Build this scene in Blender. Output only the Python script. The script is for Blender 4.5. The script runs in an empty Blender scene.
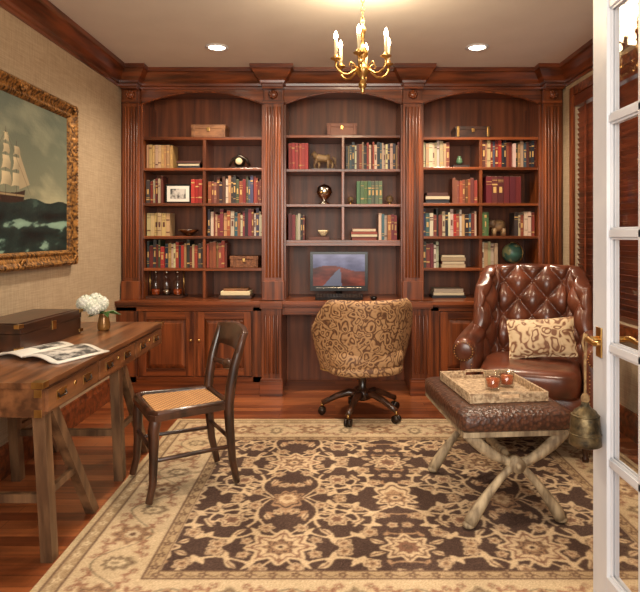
import bpy, math, random
import numpy as np
from mathutils import Vector, Matrix, Euler
random.seed(7); rng=np.random.RandomState(7)
pi=math.pi
sc=bpy.context.scene
# ------------------------------------------------------------ colour / materials
def lin(c):
    c=c/255.0
    return c/12.92 if c<=0.04045 else ((c+0.055)/1.055)**2.4
def C(r,g,b): return (lin(r),lin(g),lin(b),1.0)
def newmat(name):
    m=bpy.data.materials.new(name); m.use_nodes=True
    nt=m.node_tree; b=nt.nodes['Principled BSDF']; return m,nt,b
def mat(name,c1,c2=None,rough=.5,metal=0,scale=(8,8,8),detail=4,bump=0,bscale=None,emit=0,coat=0,lo=.35,hi=.65,kind='noise'):
    m,nt,b=newmat(name); L=nt.links
    b.inputs['Base Color'].default_value=c1
    b.inputs['Roughness'].default_value=rough; b.inputs['Metallic'].default_value=metal
    if coat: b.inputs['Coat Weight'].default_value=coat; b.inputs['Coat Roughness'].default_value=.15
    tc=nt.nodes.new('ShaderNodeTexCoord'); mp=nt.nodes.new('ShaderNodeMapping')
    mp.inputs['Scale'].default_value=scale; L.new(tc.outputs['Object'],mp.inputs[0])
    if kind=='noise':
        n=nt.nodes.new('ShaderNodeTexNoise'); n.inputs['Scale'].default_value=1; n.inputs['Detail'].default_value=detail; out=n.outputs['Fac']
    else:
        n=nt.nodes.new('ShaderNodeTexVoronoi'); n.inputs['Scale'].default_value=1; out=n.outputs['Distance']
    L.new(mp.outputs[0],n.inputs['Vector'])
    if c2:
        r=nt.nodes.new('ShaderNodeValToRGB'); r.color_ramp.elements[0].color=c1; r.color_ramp.elements[1].color=c2
        r.color_ramp.elements[0].position=lo; r.color_ramp.elements[1].position=hi
        L.new(out,r.inputs[0]); L.new(r.outputs[0],b.inputs['Base Color'])
    if bump:
        bp=nt.nodes.new('ShaderNodeBump'); bp.inputs['Strength'].default_value=bump; bp.inputs['Distance'].default_value=.01
        L.new(out,bp.inputs['Height']); L.new(bp.outputs[0],b.inputs['Normal'])
    if emit:
        b.inputs['Emission Color'].default_value=c1; b.inputs['Emission Strength'].default_value=emit
    return m
WOOD=mat('mahogany',C(74,34,14),C(142,74,36),rough=.32,scale=(30,30,1.4),detail=7,coat=.25)
WOODH=mat('mahogany_horizontal',C(74,34,14),C(142,74,36),rough=.32,scale=(1.4,30,30),detail=7,coat=.25)
WOODD=mat('mahogany_back_panel',C(88,44,21),C(136,74,40),rough=.45,scale=(20,20,1.2),detail=6)
DESKW=mat('desk_walnut',C(80,48,28),C(142,92,56),rough=.34,scale=(20,2,20),detail=6,coat=.3)
DESKL=mat('desk_leg_wood',C(80,56,38),C(134,100,70),rough=.45,scale=(20,20,2),detail=6)
CHAIRW=mat('dark_chair_wood',C(36,21,14),C(78,46,30),rough=.3,scale=(14,14,6),coat=.4)
BOXW=mat('dark_box_wood',C(40,22,15),C(70,40,26),rough=.35,scale=(20,3,20),coat=.3)
BRASS=mat('aged_brass',C(180,138,78),C(212,174,110),rough=.3,metal=1,scale=(20,20,20))
BRONZE=mat('old_bronze',C(58,50,36),C(120,102,70),rough=.45,metal=.7,scale=(30,30,30),bump=.4)
DKMET=mat('dark_metal',C(34,26,22),C(60,46,36),rough=.35,metal=.5)
BLACK=mat('black_plastic',C(14,14,15),rough=.25)
SILV=mat('silver_metal',C(190,184,172),rough=.2,metal=1)
WHITE=mat('door_white_paint',C(208,209,214),C(219,219,222),rough=.35,scale=(4,4,4))
CEIL=mat('ceiling_paint',C(218,211,202),C(224,217,208),rough=.9,scale=(3,3,3))
LEATH=mat('oxblood_leather',C(68,33,21),C(116,62,41),rough=.28,scale=(7,7,7),detail=6,bump=.12,coat=.25,lo=.3,hi=.7)
BLEATH=mat('bench_croc_leather',C(100,62,44),C(58,36,28),rough=.35,scale=(60,60,60),bump=.3,kind='vor',lo=.1,hi=.7)
CERUSE=mat('cerused_wood',C(112,94,72),C(184,164,132),rough=.7,scale=(30,30,6),detail=6,bump=.2)
WICK=mat('woven_tray',C(138,110,82),C(204,178,144),rough=.6,scale=(70,70,70),bump=.5)
CREAM=mat('cream_candle',C(226,208,168),rough=.5)
PAPER=mat('page_paper',C(220,216,206),rough=.6)
GREYP=mat('page_print',C(60,58,56),C(196,190,182),rough=.6,scale=(26,18,20),detail=5,lo=.42,hi=.6)
PETAL=mat('hydrangea_petal',C(208,214,194),C(240,240,230),rough=.6,scale=(30,30,30))
LEAF=mat('leaf_green',C(44,76,32),C(80,116,52),rough=.5)
STONE=mat('figurine_stone',C(112,84,58),C(166,136,96),rough=.5,scale=(15,15,15))
AMBER=mat('whisky_amber',C(196,82,32),C(220,112,52),rough=.1,scale=(20,20,20),coat=.5)
AMBER.node_tree.nodes['Principled BSDF'].inputs['Transmission Weight'].default_value=.45
def pane(name='window_pane',tint=(1,1,1,1),top=.5,base=.04):
    m,nt,b=newmat(name); L=nt.links
    t=nt.nodes.new('ShaderNodeBsdfTransparent'); t.inputs[0].default_value=tint
    g=nt.nodes.new('ShaderNodeBsdfGlossy'); g.inputs['Roughness'].default_value=.02
    lw=nt.nodes.new('ShaderNodeLayerWeight'); lw.inputs['Blend'].default_value=.5
    p=nt.nodes.new('ShaderNodeMath'); p.operation='POWER'; p.inputs[1].default_value=4; L.new(lw.outputs['Facing'],p.inputs[0])
    q=nt.nodes.new('ShaderNodeMath'); q.operation='MULTIPLY_ADD'; q.inputs[1].default_value=top; q.inputs[2].default_value=base; L.new(p.outputs[0],q.inputs[0])
    mx=nt.nodes.new('ShaderNodeMixShader'); L.new(q.outputs[0],mx.inputs[0]); L.new(t.outputs[0],mx.inputs[1]); L.new(g.outputs[0],mx.inputs[2])
    L.new(mx.outputs[0],nt.nodes['Material Output'].inputs[0]); return m
PANE=pane(); GLASS=pane('clear_glass',(.93,.93,.92,1),.6,.08)
def emis(name,col,s):
    m,nt,b=newmat(name); b.inputs['Base Color'].default_value=col; b.inputs['Emission Color'].default_value=col; b.inputs['Emission Strength'].default_value=s; return m
BULB=emis('lit_bulb',(1,.80,.5,1),30); CAN=emis('lit_can_lamp',(1,.87,.66,1),12)
def vcol(name,rough=.6,bump=0,bs=200):
    m,nt,b=newmat(name); L=nt.links
    a=nt.nodes.new('ShaderNodeAttribute'); a.attribute_name='Col'; L.new(a.outputs['Color'],b.inputs['Base Color']); b.inputs['Roughness'].default_value=rough
    if bump:
        n=nt.nodes.new('ShaderNodeTexNoise'); n.inputs['Scale'].default_value=bs; bp=nt.nodes.new('ShaderNodeBump'); bp.inputs['Strength'].default_value=bump; bp.inputs['Distance'].default_value=.005
        tc=nt.nodes.new('ShaderNodeTexCoord'); L.new(tc.outputs['Object'],n.inputs['Vector']); L.new(n.outputs['Fac'],bp.inputs['Height']); L.new(bp.outputs[0],b.inputs['Normal'])
    return m
def wallpaper():
    m,nt,b=newmat('grasscloth_wallpaper'); L=nt.links
    tc=nt.nodes.new('ShaderNodeTexCoord')
    outs=[]
    for s in ((8,8,220),(160,160,12)):
        mp=nt.nodes.new('ShaderNodeMapping'); mp.inputs['Scale'].default_value=s; n=nt.nodes.new('ShaderNodeTexNoise'); n.inputs['Scale'].default_value=1; n.inputs['Detail'].default_value=3
        L.new(tc.outputs['Object'],mp.inputs[0]); L.new(mp.outputs[0],n.inputs['Vector']); outs.append(n)
    ad=nt.nodes.new('ShaderNodeMath'); ad.operation='MULTIPLY_ADD'; ad.inputs[1].default_value=.5
    L.new(outs[0].outputs['Fac'],ad.inputs[0]); ml=nt.nodes.new('ShaderNodeMath'); ml.operation='MULTIPLY'; ml.inputs[1].default_value=.5
    L.new(outs[1].outputs['Fac'],ml.inputs[0]); L.new(ml.outputs[0],ad.inputs[2])
    r=nt.nodes.new('ShaderNodeValToRGB'); r.color_ramp.elements[0].position=.33; r.color_ramp.elements[1].position=.67
    r.color_ramp.elements[0].color=C(158,136,108); r.color_ramp.elements[1].color=C(190,168,138)
    L.new(ad.outputs[0],r.inputs[0]); L.new(r.outputs[0],b.inputs['Base Color']); b.inputs['Roughness'].default_value=.8
    bp=nt.nodes.new('ShaderNodeBump'); bp.inputs['Strength'].default_value=.2; bp.inputs['Distance'].default_value=.003; L.new(ad.outputs[0],bp.inputs['Height']); L.new(bp.outputs[0],b.inputs['Normal'])
    return m
WALLP=wallpaper()
def floorwood():
    m,nt,b=newmat('cherry_floorboards'); L=nt.links
    tc=nt.nodes.new('ShaderNodeTexCoord')
    br=nt.nodes.new('ShaderNodeTexBrick'); br.inputs['Scale'].default_value=1; br.inputs['Brick Width'].default_value=1.1; br.inputs['Row Height'].default_value=.075
    br.inputs['Mortar Size'].default_value=.0012; br.offset=.37; br.inputs['Color1'].default_value=C(110,54,27); br.inputs['Color2'].default_value=C(160,92,51); br.inputs['Mortar'].default_value=C(50,20,8)
    br.inputs['Bias'].default_value=0
    L.new(tc.outputs['Object'],br.inputs['Vector'])
    mp=nt.nodes.new('ShaderNodeMapping'); mp.inputs['Scale'].default_value=(2,40,1); n=nt.nodes.new('ShaderNodeTexNoise'); n.inputs['Scale'].default_value=1; n.inputs['Detail'].default_value=6
    L.new(tc.outputs['Object'],mp.inputs[0]); L.new(mp.outputs[0],n.inputs['Vector'])
    mr=nt.nodes.new('ShaderNodeMapRange'); mr.inputs['From Min'].default_value=.3; mr.inputs['From Max'].default_value=.7; mr.inputs['To Min'].default_value=.65; mr.inputs['To Max'].default_value=1.2
    L.new(n.outputs['Fac'],mr.inputs[0])
    mx=nt.nodes.new('ShaderNodeVectorMath'); mx.operation='MULTIPLY'; L.new(br.outputs['Color'],mx.inputs[0]); L.new(mr.outputs[0],mx.inputs[1])
    L.new(mx.outputs[0],b.inputs['Base Color']); b.inputs['Roughness'].default_value=.32; b.inputs['Coat Weight'].default_value=.2
    return m
FLOORM=floorwood()
def paisley(name,base,mid,dark,scale,k=26,warp=.16,plo=.2,phi=.85,pm=.5):
    m,nt,b=newmat(name); L=nt.links
    tc=nt.nodes.new('ShaderNodeTexCoord')
    n=nt.nodes.new('ShaderNodeTexNoise'); n.inputs['Scale'].default_value=scale*.7; n.inputs['Detail'].default_value=1
    L.new(tc.outputs['Object'],n.inputs['Vector'])
    sc_=nt.nodes.new('ShaderNodeVectorMath'); sc_.operation='SCALE'; sc_.inputs['Scale'].default_value=warp
    L.new(n.outputs['Color'],sc_.inputs[0]); ad=nt.nodes.new('ShaderNodeVectorMath'); L.new(tc.outputs['Object'],ad.inputs[0]); L.new(sc_.outputs[0],ad.inputs[1])
    v=nt.nodes.new('ShaderNodeTexVoronoi'); v.inputs['Scale'].default_value=scale; L.new(ad.outputs[0],v.inputs['Vector'])
    mu=nt.nodes.new('ShaderNodeMath'); mu.operation='MULTIPLY'; mu.inputs[1].default_value=k; L.new(v.outputs['Distance'],mu.inputs[0])
    si=nt.nodes.new('ShaderNodeMath'); si.operation='SINE'; L.new(mu.outputs[0],si.inputs[0])
    mr=nt.nodes.new('ShaderNodeMapRange'); mr.inputs['From Min'].default_value=-1; L.new(si.outputs[0],mr.inputs[0])
    r=nt.nodes.new('ShaderNodeValToRGB'); r.color_ramp.elements[0].position=plo; r.color_ramp.elements[0].color=dark; r.color_ramp.elements[1].position=phi; r.color_ramp.elements[1].color=base
    e=r.color_ramp.elements.new(pm); e.color=mid
    L.new(mr.outputs[0],r.inputs[0]); L.new(r.outputs[0],b.inputs['Base Color']); b.inputs['Roughness'].default_value=.6
    bp=nt.nodes.new('ShaderNodeBump'); bp.inputs['Strength'].default_value=.3; bp.inputs['Distance'].default_value=.003; L.new(mr.outputs[0],bp.inputs['Height']); L.new(bp.outputs[0],b.inputs['Normal'])
    return m
PAIS=paisley('paisley_fabric',C(180,140,98),C(152,112,74),C(98,64,42),14,18,.2,.08,.8,.34)
PILM=paisley('scroll_pillow_fabric',C(208,184,148),C(188,156,120),C(124,82,56),15,14,.15,.12,.8,.4)
def canemat():
    m,nt,b=newmat('cane_weave'); L=nt.links
    tc=nt.nodes.new('ShaderNodeTexCoord'); ck=nt.nodes.new('ShaderNodeTexChecker'); ck.inputs['Scale'].default_value=64
    ck.inputs['Color1'].default_value=C(210,160,104); ck.inputs['Color2'].default_value=C(136,88,50)
    L.new(tc.outputs['Object'],ck.inputs[0]); L.new(ck.outputs[0],b.inputs['Base Color']); b.inputs['Roughness'].default_value=.5
    return m
CANE=canemat()
GILT=mat('gilt_frame',C(74,46,22),C(182,130,66),rough=.46,metal=.45,scale=(44,44,44),detail=3,bump=1.0,lo=.38,hi=.64)

# ------------------------------------------------------------ mesh builder
class MB:
    def __init__(s,name): s.name=name;s.v=[];s.f=[];s.m=[];s.sm=[];s.mats=[];s.cols=[];s.T=None
    def mi(s,m):
        if m not in s.mats: s.mats.append(m)
        return s.mats.index(m)
    def add(s,vs,fs,m,smooth=False,col=None):
        o=len(s.v)
        for p in vs:
            p=Vector(p)
            if s.T is not None: p=s.T@p
            s.v.append(p)
        i=s.mi(m)
        for f in fs: s.f.append([a+o for a in f]); s.m.append(i); s.sm.append(smooth)
        s.cols += [col or (1,1,1,1)]*len(vs)
    def box(s,x0,x1,y0,y1,z0,z1,m,col=None):
        s.add([(x0,y0,z0),(x1,y0,z0),(x1,y1,z0),(x0,y1,z0),(x0,y0,z1),(x1,y0,z1),(x1,y1,z1),(x0,y1,z1)],
              [(0,3,2,1),(4,5,6,7),(0,1,5,4),(1,2,6,5),(2,3,7,6),(3,0,4,7)],m,False,col)
    def obb(s,c,size,m,rot=(0,0,0),col=None):
        R=Euler(rot).to_matrix(); c=Vector(c); a,b,d=[q/2 for q in size]
        pts=[c+R@Vector(p) for p in [(-a,-b,-d),(a,-b,-d),(a,b,-d),(-a,b,-d),(-a,-b,d),(a,-b,d),(a,b,d),(-a,b,d)]]
        s.add(pts,[(0,3,2,1),(4,5,6,7),(0,1,5,4),(1,2,6,5),(2,3,7,6),(3,0,4,7)],m,False,col)
    def beam(s,p0,p1,w,h,m,up=(0,0,1),w1=None,h1=None):
        p0=Vector(p0);p1=Vector(p1);d=(p1-p0).normalized();u=Vector(up)
        if abs(d.dot(u))>.95: u=Vector((0,1,0))
        a=d.cross(u).normalized(); b=a.cross(d)
        w1=w1 or w; h1=h1 or h
        vs=[p0+a*i*w/2+b*j*h/2 for i,j in((-1,-1),(1,-1),(1,1),(-1,1))]+[p1+a*i*w1/2+b*j*h1/2 for i,j in((-1,-1),(1,-1),(1,1),(-1,1))]
        s.add(vs,[(0,3,2,1),(4,5,6,7),(0,1,5,4),(1,2,6,5),(2,3,7,6),(3,0,4,7)],m)
    def leg(s,p0,p1,w,h,m):
        vs=[(p[0]+i*w/2,p[1]+j*h/2,p[2]) for p in(p0,p1) for i,j in((-1,-1),(1,-1),(1,1),(-1,1))]
        s.add(vs,[(0,3,2,1),(4,5,6,7),(0,1,5,4),(1,2,6,5),(2,3,7,6),(3,0,4,7)],m)
    def tube(s,pts,rs,m,n=10,flat=None):
        pts=[Vector(p) for p in pts]
        if not hasattr(rs,'__len__'): rs=[rs]*len(pts)
        a=None;vs=[];fs=[]
        for i,p in enumerate(pts):
            d=(pts[min(i+1,len(pts)-1)]-pts[max(i-1,0)]).normalized()
            if a is None:
                a=d.cross(Vector((0,0,1)))
                if a.length<.1: a=d.cross(Vector((0,1,0)))
                a.normalize()
            else: a=(a-d*a.dot(d)).normalized()
            b=d.cross(a)
            for k in range(n):
                t=2*pi*k/n; vs.append(p+(a*math.cos(t)+b*math.sin(t)*(flat or 1))*rs[i])
        for i in range(len(pts)-1):
            for k in range(n): fs.append((i*n+k,i*n+(k+1)%n,(i+1)*n+(k+1)%n,(i+1)*n+k))
        fs.append(tuple(range(n))[::-1]); fs.append(tuple(range((len(pts)-1)*n,len(pts)*n)))
        s.add(vs,fs,m,True)
    def cyl(s,p0,p1,r0,m,r1=None,n=16): s.tube([p0,p1],[r0,r0 if r1 is None else r1],m,n)
    def lathe(s,prof,m,o=(0,0,0),n=24,M=None,flut=0):
        o=Vector(o); vs=[];fs=[];N=len(prof)
        for k in range(n):
            t=2*pi*k/n
            for r,z in prof:
                r=max(r,.0004)*(1+flut*math.cos(t*8))
                p=Vector((r*math.cos(t),r*math.sin(t),z))
                if M is not None: p=M@p
                vs.append(p+o)
        for k in range(n):
            for i in range(N-1): fs.append((k*N+i,((k+1)%n)*N+i,((k+1)%n)*N+i+1,k*N+i+1))
        fs.append(tuple(k*N for k in range(n))[::-1]); fs.append(tuple(k*N+N-1 for k in range(n)))
        s.add(vs,fs,m,True)
    def sq(s,c,r,m,e1=1.,e2=1.,rot=(0,0,0),nu=24,nv=14):
        R=Euler(rot).to_matrix(); c=Vector(c); vs=[];fs=[]
        pw=lambda x,e: math.copysign(abs(x)**e,x)
        for j in range(nv+1):
            ph=-pi/2+pi*j/nv; cz=pw(math.sin(ph),e1); cr=pw(math.cos(ph),e1)
            if j in(0,nv): cr=.001
            for k in range(nu):
                t=2*pi*k/nu
                vs.append(c+R@Vector((r[0]*cr*pw(math.cos(t),e2),r[1]*cr*pw(math.sin(t),e2),r[2]*cz)))
        for j in range(nv):
            for k in range(nu): fs.append((j*nu+k,j*nu+(k+1)%nu,(j+1)*nu+(k+1)%nu,(j+1)*nu+k))
        s.add(vs,fs,m,True)
    def sph(s,c,r,m,n=12): s.sq(c,(r,r,r),m,nu=n,nv=max(6,n//2))
    def prism(s,pts,vec,m,smooth=False):
        n=len(pts); vec=Vector(vec)
        vs=[Vector(p) for p in pts]+[Vector(p)+vec for p in pts]
        s.add(vs,[tuple(range(n))[::-1],tuple(range(n,2*n))]+[(i,(i+1)%n,(i+1)%n+n,i+n) for i in range(n)],m,smooth)
    def shell(s,fo,fi,nu,nv,m,m2=None):
        A=[Vector(fo(i/nu,j/nv)) for j in range(nv+1) for i in range(nu+1)]
        B=[Vector(fi(i/nu,j/nv)) for j in range(nv+1) for i in range(nu+1)]
        W=nu+1;N=len(A); f1=[];f2=[]
        for j in range(nv):
            for i in range(nu):
                a=j*W+i; f1.append((a,a+1,a+W+1,a+W)); f2.append((N+a,N+a+W,N+a+W+1,N+a+1))
        for i in range(nu):
            f1.append((i,N+i,N+i+1,i+1)); a=nv*W+i; f1.append((a,a+1,N+a+1,N+a))
        for j in range(nv):
            a=j*W; f1.append((a,a+W,N+a+W,N+a)); a=j*W+nu; f1.append((a,N+a,N+a+W,a+W))
        s.add(A+B,f1+f2,m,True)
    def sweep(s,path,prof,m,closed=False):
        P=[Vector((p[0],p[1])) for p in path];n=len(P);vs=[];fs=[];K=len(prof)
        for i,p in enumerate(P):
            d0=(p-P[i-1]).normalized() if i>0 or closed else None
            d1=(P[(i+1)%n]-p).normalized() if i<n-1 or closed else None
            if d0 is None:d0=d1
            if d1 is None:d1=d0
            n0=Vector((d0.y,-d0.x));n1=Vector((d1.y,-d1.x)); nn=(n0+n1)/(1+n0.dot(n1))
            for o,z in prof: q=p+nn*o; vs.append((q.x,q.y,z))
        for i in range(n if closed else n-1):
            j=(i+1)%n
            for k in range(K): fs.append((i*K+k,j*K+k,j*K+(k+1)%K,i*K+(k+1)%K))
        if not closed: fs.append(tuple(range(K))); fs.append(tuple(range((n-1)*K,n*K))[::-1])
        s.add(vs,fs,m)
    def done(s,loc=(0,0,0),rotz=0,bevel=0,parent=None,sub=0,color=False,rot=None):
        me=bpy.data.meshes.new(s.name); me.from_pydata([tuple(v) for v in s.v],[],s.f)
        for m in s.mats: me.materials.append(m)
        me.polygons.foreach_set('material_index',s.m); me.polygons.foreach_set('use_smooth',s.sm)
        if color:
            a=me.color_attributes.new('Col','FLOAT_COLOR','POINT'); a.data.foreach_set('color',[x for c in s.cols for x in c])
        me.update()
        import bmesh
        bm=bmesh.new(); bm.from_mesh(me); bmesh.ops.recalc_face_normals(bm,faces=bm.faces[:]); bm.to_mesh(me); bm.free()
        ob=bpy.data.objects.new(s.name,me); sc.collection.objects.link(ob)
        ob.location=loc; ob.rotation_euler=rot or (0,0,rotz)
        if bevel:
            b=ob.modifiers.new('b','BEVEL'); b.width=bevel; b.segments=2; b.limit_method='ANGLE'; b.angle_limit=math.radians(50)
        if sub:
            b=ob.modifiers.new('s','SUBSURF'); b.levels=sub; b.render_levels=sub
        if parent: ob.parent=parent
        return ob
def empty(name,loc=(0,0,0),rotz=0):
    e=bpy.data.objects.new(name,None); sc.collection.objects.link(e); e.location=loc; e.rotation_euler=(0,0,rotz); e.empty_display_size=.1; return e

XL,XR,YB,YF,H=-1.81,1.93,5.52,1.15,2.72
RZ=.012
# ------------------------------------------------------------ room shell
b=MB('floor'); b.box(XL-.12,XR+.12,-1.2,YB+.1,-.06,0,FLOORM); b.done()
b=MB('ceiling'); b.box(XL-.12,XR+.12,YF-.12,YB+.1,H,H+.06,CEIL); b.done()
b=MB('wall_left'); b.box(XL-.12,XL,YF-.12,YB+.1,0,H,WALLP); b.done()
b=MB('wall_back'); b.box(XL,XR,YB,YB+.1,0,H,WALLP); b.done()
WY0,WY1,WZ0,WZ1=3.35,4.82,.72,2.44
b=MB('wall_right'); b.box(XR,XR+.12,YF-.12,WY0,0,H,WALLP); b.box(XR,XR+.12,WY1,YB+.1,0,H,WALLP); b.box(XR,XR+.12,WY0,WY1,0,WZ0,WALLP); b.box(XR,XR+.12,WY0,WY1,WZ1,H,WALLP); b.done()
b=MB('wall_front'); b.box(.96,XR,YF-.12,YF,0,H,WALLP); b.box(XL,-1.02,YF-.12,YF,0,H,WALLP); b.box(-1.02,.96,YF-.12,YF,2.44,H,WALLP); b.done()
b=MB('trim_doorway'); 
for y0,y1 in((YF,YF+.02),(YF-.14,YF-.12)):
    b.box(.96,1.05,y0,y1,0,2.5,WHITE); b.box(-1.11,-1.02,y0,y1,0,2.5,WHITE); b.box(-1.11,1.05,y0,y1,2.44,2.53,WHITE)
b.done(bevel=.004)
b=MB('window_1')
t=.07
b.box(XR-.02,XR,WY0-t,WY0,WZ0-t,WZ1+t,WOOD);b.box(XR-.02,XR,WY1,WY1+t,WZ0-t,WZ1+t,WOOD)
b.box(XR-.02,XR,WY0,WY1,WZ1,WZ1+t,WOODH);b.box(XR-.035,XR,WY0-t,WY1+t,WZ0-t,WZ0,WOODH)
b.box(XR+.07,XR+.1,WY0,WY1,WZ0,WZ0+.05,WHITE);b.box(XR+.07,XR+.1,WY0,WY1,WZ1-.05,WZ1,WHITE);b.box(XR+.07,XR+.1,(WY0+WY1)/2-.02,(WY0+WY1)/2+.02,WZ0,WZ1,WHITE)
b.box(XR+.07,XR+.1,WY0,WY1,1.56,1.6,WHITE); b.box(XR+.082,XR+.086,WY0,WY1,WZ0,WZ1,PANE)
b.done()
BL=mat('blind_slat_wood',C(84,38,21),C(126,62,36),rough=.4,scale=(20,2,20))
b=MB('window_blinds')
b.box(XR-.01,XR+.05,WY0+.005,WY1-.005,WZ1-.09,WZ1-.003,BL)
z=WZ0+.03
while z<WZ1-.1:
    b.obb((XR+.025,(WY0+WY1)/2,z),(.05,WY1-WY0-.02,.004),BL,rot=(0,math.radians(62),0)); z+=.04
for yy in(WY0+.2,(WY0+WY1)/2,WY1-.2): b.box(XR-.004,XR-.002,yy-.012,yy+.012,WZ0+.01,WZ1-.05,BL)
b.done()
prof=[(0,0),(.02,0),(.02,.13),(.012,.15),(.008,.17),(0,.175)]
b=MB('baseboard_left'); b.sweep([(XL,YF),(XL,4.96)],prof,WOODH); b.done()
b=MB('baseboard_right'); b.sweep([(XR,4.96),(XR,YF)],prof,WOODH); b.done()
CW=mat('crown_wood',C(68,31,14),C(124,62,31),rough=.3,scale=(3,3,30),coat=.3)
pil=[(-1.79,-1.65),(-.605,-.434),(.575,.735),(1.752,1.91)]
b=MB('trim_crown')
cp=[(0,2.555),(.012,2.555),(.014,2.575),(.026,2.58),(.03,2.60),(.055,2.625),(.08,2.665),(.088,2.68),(.1,2.685),(.102,H-.001),(0,H-.001)]
fy=5.10; py=4.985
path=[(XL,YF),(XL,py),(-1.655,py),(-1.655,fy),(-.595,fy),(-.595,py),(-.445,py),(-.445,fy),(.585,fy),(.585,py),(.725,py),(.725,fy),(1.76,fy),(1.76,py),(XR,py),(XR,YF)]
b.sweep(path,cp,CW); b.done(bevel=.001)
# ------------------------------------------------------------ bookcase
ZC=.775
b=MB('built_in_bookcase')
b.box(XL,XR,5.49,YB-.002,ZC,2.6,WOODD)
b.box(XL,XR,5.10,5.5,2.60,H-.002,WOODH)
bays=[(-1.65,-.605),(-.434,.575),(.735,1.752)]
for i,(x0,x1) in enumerate(pil):
    b.box(x0,x1,5.06,5.5,ZC,2.6,WOOD)
    w=x1-x0; n=5
    for k in range(n):
        cx=x0+w*(k+1)/(n+1); b.tube([(cx,5.06,.96),(cx,5.06,2.40)],.0095,WOOD,8)
    b.box(x0-.008,x1+.008 if i<3 else x1,5.035,5.07,ZC,.93,WOOD)
    b.box(x0-.006,x1+.006 if i<3 else x1,5.04,5.07,2.43,2.455,WOODH); b.box(x0,min(x1,XR),4.99,5.12,2.54,2.6,WOODH)
    cx=(x0+x1)/2
    b.sq((cx,5.045,2.50),(.04,.028,.035),WOOD)
    for k in range(8):
        a=2*pi*k/8; b.sph((cx+.028*math.cos(a),5.03,2.50+.025*math.sin(a)),.012,WOOD,8)
b.box(XL,-1.79,5.08,5.5,ZC,2.6,WOOD)
b.box(1.91,XR,5.08,5.5,ZC,2.6,WOOD)
for x0,x1 in bays:
    pts=[];N=24
    for k in range(N+1):
        u=k/N; x=x0+(x1-x0)*u; z=2.425+.105*(1-(2*u-1)**2); pts.append((x,5.10,z))
    b.prism(pts+[(x1,5.10,2.6),(x0,5.10,2.6)],(0,.025,0),WOODH)
    b.tube([(p[0],5.098,p[2]+.006) for p in pts],.007,WOOD,8)
    b.box(x0,x0+.018,5.10,5.49,ZC,2.45,WOOD); b.box(x1-.018,x1,5.10,5.49,ZC,2.45,WOOD)
    b.box(x0,x1,5.12,5.49,2.56,2.6,WOODH)
S1=117.0
def zz(py_): return 1.32-(py_-235)/S1
def xx(px): return (px-335)/S1
shelf={0:[137,168,203,236,268],1:[135,169,204,240],2:[137,167,203,236,268]}
div=[xx(204),xx(343),xx(481)]
for i,(x0,x1) in enumerate(bays):
    for p in shelf[i]:
        z=zz(p); b.box(x0+.01,x1-.01,5.125,5.49,z-.024,z,WOODH)
    zt=zz(shelf[i][0]); zb=ZC if i!=1 else zz(240)
    b.box(div[i]-.012,div[i]+.012,5.13,5.49,zb,zt-.01,WOOD)
b.box(bays[1][0],bays[1][1],5.12,5.14,zz(240)-.05,zz(240)-.02,WOODH)
yf=4.96
b.box(XL,XR,4.925,5.5,ZC-.03,ZC,WOODH)
b.box(XL,XR,4.94,5.0,ZC-.045,ZC-.03,WOODH)
for x0,x1 in((XL,-.60),(.785,XR)):
    b.box(x0,x1,yf+.02,5.5,.09,ZC-.04,WOOD)
    b.box(x0,x1,yf+.0,5.4,0,.11,WOODH)
    b.box(x0,x1,yf,yf+.03,ZC-.085,ZC-.045,WOODH); b.box(x0,x1,yf,yf+.03,.1,.15,WOODH)
def door(x0,x1,z0,z1):
    st=.062
    b.box(x0,x0+st,yf-.008,yf+.022,z0,z1,WOOD); b.box(x1-st,x1,yf-.008,yf+.022,z0,z1,WOOD)
    b.box(x0+st,x1-st,yf-.008,yf+.022,z1-st,z1,WOODH); b.box(x0+st,x1-st,yf-.008,yf+.022,z0,z0+st,WOODH)
    a0,a1,c0,c1=x0+st,x1-st,z0+st,z1-st; e=.035
    vs=[(a0,yf+.012,c0),(a1,yf+.012,c0),(a1,yf+.012,c1),(a0,yf+.012,c1),(a0+e,yf-.004,c0+e),(a1-e,yf-.004,c0+e),(a1-e,yf-.004,c1-e),(a0+e,yf-.004,c1-e)]
    b.add(vs,[(4,5,6,7),(0,1,5,4),(1,2,6,5),(2,3,7,6),(3,0,4,7)],WOOD)
for x0,x1 in((-1.62,-1.17),(-1.14,-.69)): door(x0,x1,.155,.685)
for x0,x1 in((.87,1.32),(1.35,1.80)): door(x0,x1,.155,.685)
for x in(-1.19,-1.12,1.30,1.37): b.sph((x,yf-.018,.45),.013,BRASS,10)
for x0,x1,_ in((XL,-1.64,0),(-.68,-.6,0),(.785,.86,0),(1.82,XR,0)): b.box(x0,x1,yf,yf+.03,.1,ZC-.05,WOOD)
for x0,x1 in((-.605,-.44),(.63,.79)):
    b.box(x0,x1,4.93,5.5,0,ZC-.045,WOOD); b.box(x0-.012,x1+.012,4.912,5.0,0,.12,WOODH); b.box(x0-.006,x1+.006,4.918,5.0,.12,.14,WOODH)
    for k in range(4): cx=x0+(x1-x0)*(k+1)/5; b.tube([(cx,4.93,.18),(cx,4.93,.66)],.009,WOOD,8)
    b.box(x0-.01,x1+.01,4.905,5.0,ZC-.06,ZC,WOODH)
b.box(-.44,.63,4.99,5.02,.655,ZC-.045,WOODH)
for x0,x1 in((-.42,-.08),(-.06,.25),(.27,.61)): b.box(x0,x1,4.978,4.99,.665,.72,WOODH)
b.box(-.44,.63,5.46,5.5,0,.74,WOODD)
b.done(bevel=.0025)
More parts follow.
